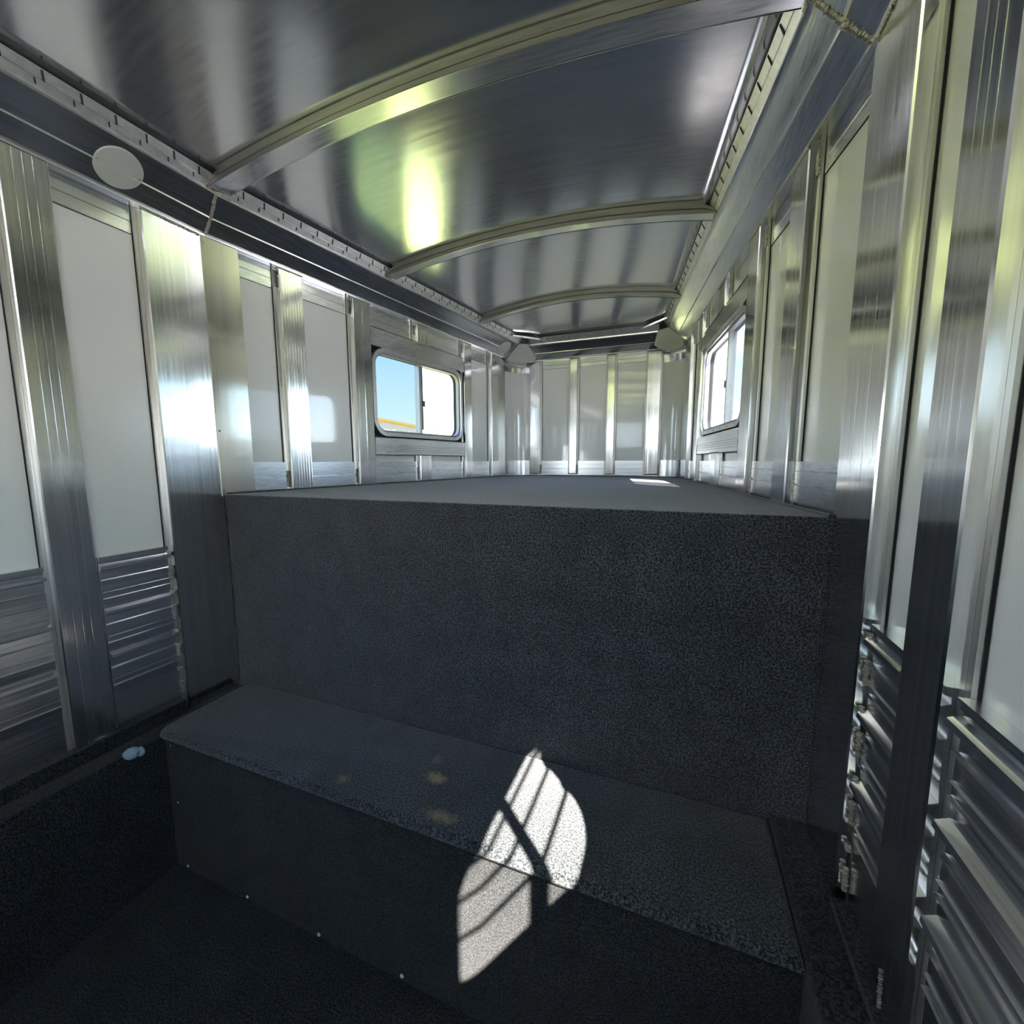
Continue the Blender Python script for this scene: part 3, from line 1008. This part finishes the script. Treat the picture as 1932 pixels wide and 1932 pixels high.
def sliding_window(fn, idx, side, smid):
    s0, s1, z0, z1 = 0.790, 1.600, 1.045, 1.525
    t = bpy.data.objects.new('window_%d' % idx, None)
    COL.objects.link(t)
    t.location = fn(1.19, -0.02, z0)
    structure(t, 'rounded sliding window in the %s wall' % side)
    # black backing painted in for the dark gaps behind the rounded corners
    mb = MB()
    rect = []
    lp = rr_loop(s0 + 0.010, s1 - 0.010, z0 + 0.010, z1 - 0.010, 0.085)
    K = len(lp)
    for (a, z) in lp:
        ca, cz = (s0 + s1) / 2, (z0 + z1) / 2
        rect.append((s0 - 0.014 if a < ca else s1 + 0.011, z0 - 0.009 if z < cz else z1 - 0.001))
    # keep straight runs on the rectangle sides
    outer = []
    for (a, z), (ra, rz) in zip(lp, rect):
        ca, cz = (s0 + s1) / 2, (z0 + z1) / 2
        outer.append((ra, rz))
    mb.loft([[fn(a, -REC + 0.002, z) for (a, z) in outer], [fn(a, -REC + 0.002, z) for (a, z) in lp]], 'dark', caps=False)
    mb.obj('dark_gap_backing', t)
    mb = MB()
    o1 = rr_loop(s0, s1, z0, z1, 0.090)
    o2 = rr_loop(s0 + 0.020, s1 - 0.020, z0 + 0.020, z1 - 0.020, 0.072)
    o3 = rr_loop(s0 + 0.032, s1 - 0.032, z0 + 0.032, z1 - 0.032, 0.060)
    ring(mb, fn, o1, o2, -REC + 0.003, -0.012, 'frame')
    ring(mb, fn, o2, o3, -0.043, -0.022, 'frame_in')
    ring(mb, fn, o2, rr_loop(s0 + 0.030, s1 - 0.030, z0 + 0.030, z1 - 0.030, 0.062), -0.066, -0.0435, 'dark')
    fr = mb.obj('window_frame', t, smooth=True)
    pts = [(s0 + 0.09 + k * (s1 - s0 - 0.18) / 5, z1 - 0.010) for k in range(6)] + [(s0 + 0.09 + k * (s1 - s0 - 0.18) / 5, z0 + 0.010) for k in range(6)] + \
          [(s1 - 0.010, z0 + 0.09 + k * (z1 - z0 - 0.18) / 2) for k in range(3)] + [(s0 + 0.010, z0 + 0.09 + k * (z1 - z0 - 0.18) / 2) for k in range(3)]
    for (a, z) in pts:
        mb = MB()
        c = fn(a, -0.011, z)
        mb.blob(c, 0.0032, 'screw', (1, 0, 0), 0.5)
        mb.obj('screw', fr, smooth=True)
    mb = MB()
    mb.box((smid - 0.009, -0.058, z0 + 0.030), (smid + 0.009, -0.026, z1 - 0.030), 'frame', fn)
    mb.obj('mullion', t)
    mb = MB()
    mb.box((smid + 0.014, -0.050, z0 + 0.055), (smid + 0.034, -0.034, z1 - 0.034), 'stile', fn)
    mb.box((smid + 0.024, -0.034, z0 + 0.20), (smid + 0.042, -0.026, z0 + 0.235), 'stile', fn)
    mb.obj('sliding_stile', t)
    a = smid
    mb = MB()
    lp2 = [p for p in rr_loop(s0 + 0.030, s1 - 0.030, z0 + 0.030, z1 - 0.030, 0.062)]
    near = [p for p in lp2 if p[0] <= a]
    far = [p for p in lp2 if p[0] > a]
    # near half: tinted glass; far half: clear glass
    def poly(pts, closeat):
        pts = list(pts)
        return pts
    nearp = [(a, z0 + 0.030), (a, z1 - 0.030)] + near
    low = [p for p in far if p[1] < (z0 + z1) / 2]
    hi = [p for p in far if p[1] >= (z0 + z1) / 2]
    farp = low + hi + [(a, z1 - 0.030), (a, z0 + 0.030)]
    mb.add([fn(p[0], -0.044, p[1]) for p in nearp], [list(range(len(nearp)))], 'glass_blue' if side == 'left' else 'glass_haze')
    mb.obj('pane', t)
    mb = MB()
    mb.add([fn(p[0], -0.052, p[1]) for p in farp], [list(range(len(farp)))], 'glass_clear' if side == 'left' else 'glass_right')
    mb.obj('pane', t)
sliding_window(GL, 1, 'left', 1.180)
sliding_window(GR, 2, 'right', 1.120)

def barred_window(fn, idx, W_, label, mid):
    s0, s1, z0, z1 = W_
    t = bpy.data.objects.new('window_%d' % idx, None)
    COL.objects.link(t)
    t.location = fn((s0 + s1) / 2, -0.02, z0)
    structure(t, label)
    mb = MB()
    o1 = rr_loop(s0 - 0.015, s1 + 0.015, z0 - 0.015, z1 + 0.015, 0.10)
    o2 = rr_loop(s0 + 0.008, s1 - 0.008, z0 + 0.008, z1 - 0.008, 0.092)
    ring(mb, fn, o1, o2, -REC, -0.028, 'frame')
    ring(mb, fn, rr_loop(s0, s1, z0, z1, 0.07), o2, -0.066, -0.03, 'frame')
    # corner fillets fill the square opening
    outer = []
    for (a, z) in o2:
        outer.append((s0 if a < (s0 + s1) / 2 else s1, z0 if z < (z0 + z1) / 2 else z1))
    mb.loft([[fn(a, -0.060, z) for (a, z) in outer], [fn(a, -0.060, z) for (a, z) in o2], [fn(a, -0.040, z) for (a, z) in o2], [fn(a, -0.040, z) for (a, z) in outer], [fn(a, -0.060, z) for (a, z) in outer]], 'frame', caps=False)
    mb.obj('window_frame', t)
    mb = MB()
    mb.box((mid - 0.019, -0.052, z0), (mid + 0.019, -0.045, z1), 'frame', fn)
    mb.obj('mullion', t)
    for zb in (0.964, 1.069, 1.150):
        mb = MB()
        mb.tube([fn(s1, -0.058, zb), fn(s1 - 0.035, -0.058, zb), fn(s1 - 0.06, -0.078, zb), fn(mid, -0.078, zb), fn(s0 + 0.05, -0.078, zb), fn(s0, -0.058, zb)], 0.0056, 'bar', 8)
        mb.obj('window_bar', t, smooth=True)
barred_window(GR, 3, WIN_B, 'barred window in the right body wall beside the camera', -0.908)
barred_window(GL, 4, WIN_B, 'barred window in the left body wall beside the camera', -0.908)
barred_window(GR, 5, WIN_B2, 'second barred window in the right body wall', -2.1)
barred_window(GL, 6, WIN_B2, 'second barred window in the left body wall', -2.1)

# ------------------------------------------------------------------ rear wall with its doors, behind the camera
REAR_OPEN = [(-0.85, -0.1, 1.2, 1.72), (0.1, 0.85, 1.2, 1.72)]
mb = MB()
def GB_(s, o, z):
    return Vector((s, YB + o, z))
wall(GB_, -1.06, 1.06, -0.52, 1.97, REAR_OPEN, mb, 'white', o0=0.03, o1=0.0)
structure(mb.obj('wall_back'))
for i, h in enumerate(REAR_OPEN):
    mb = MB()
    mb.add([GB_(h[0], 0.015, h[2]), GB_(h[1], 0.015, h[2]), GB_(h[1], 0.015, h[3]), GB_(h[0], 0.015, h[3])], [[0, 1, 2, 3]], 'glass_rear')
    structure(mb.obj('window_%d' % (7 + i)), 'tinted rear door window')
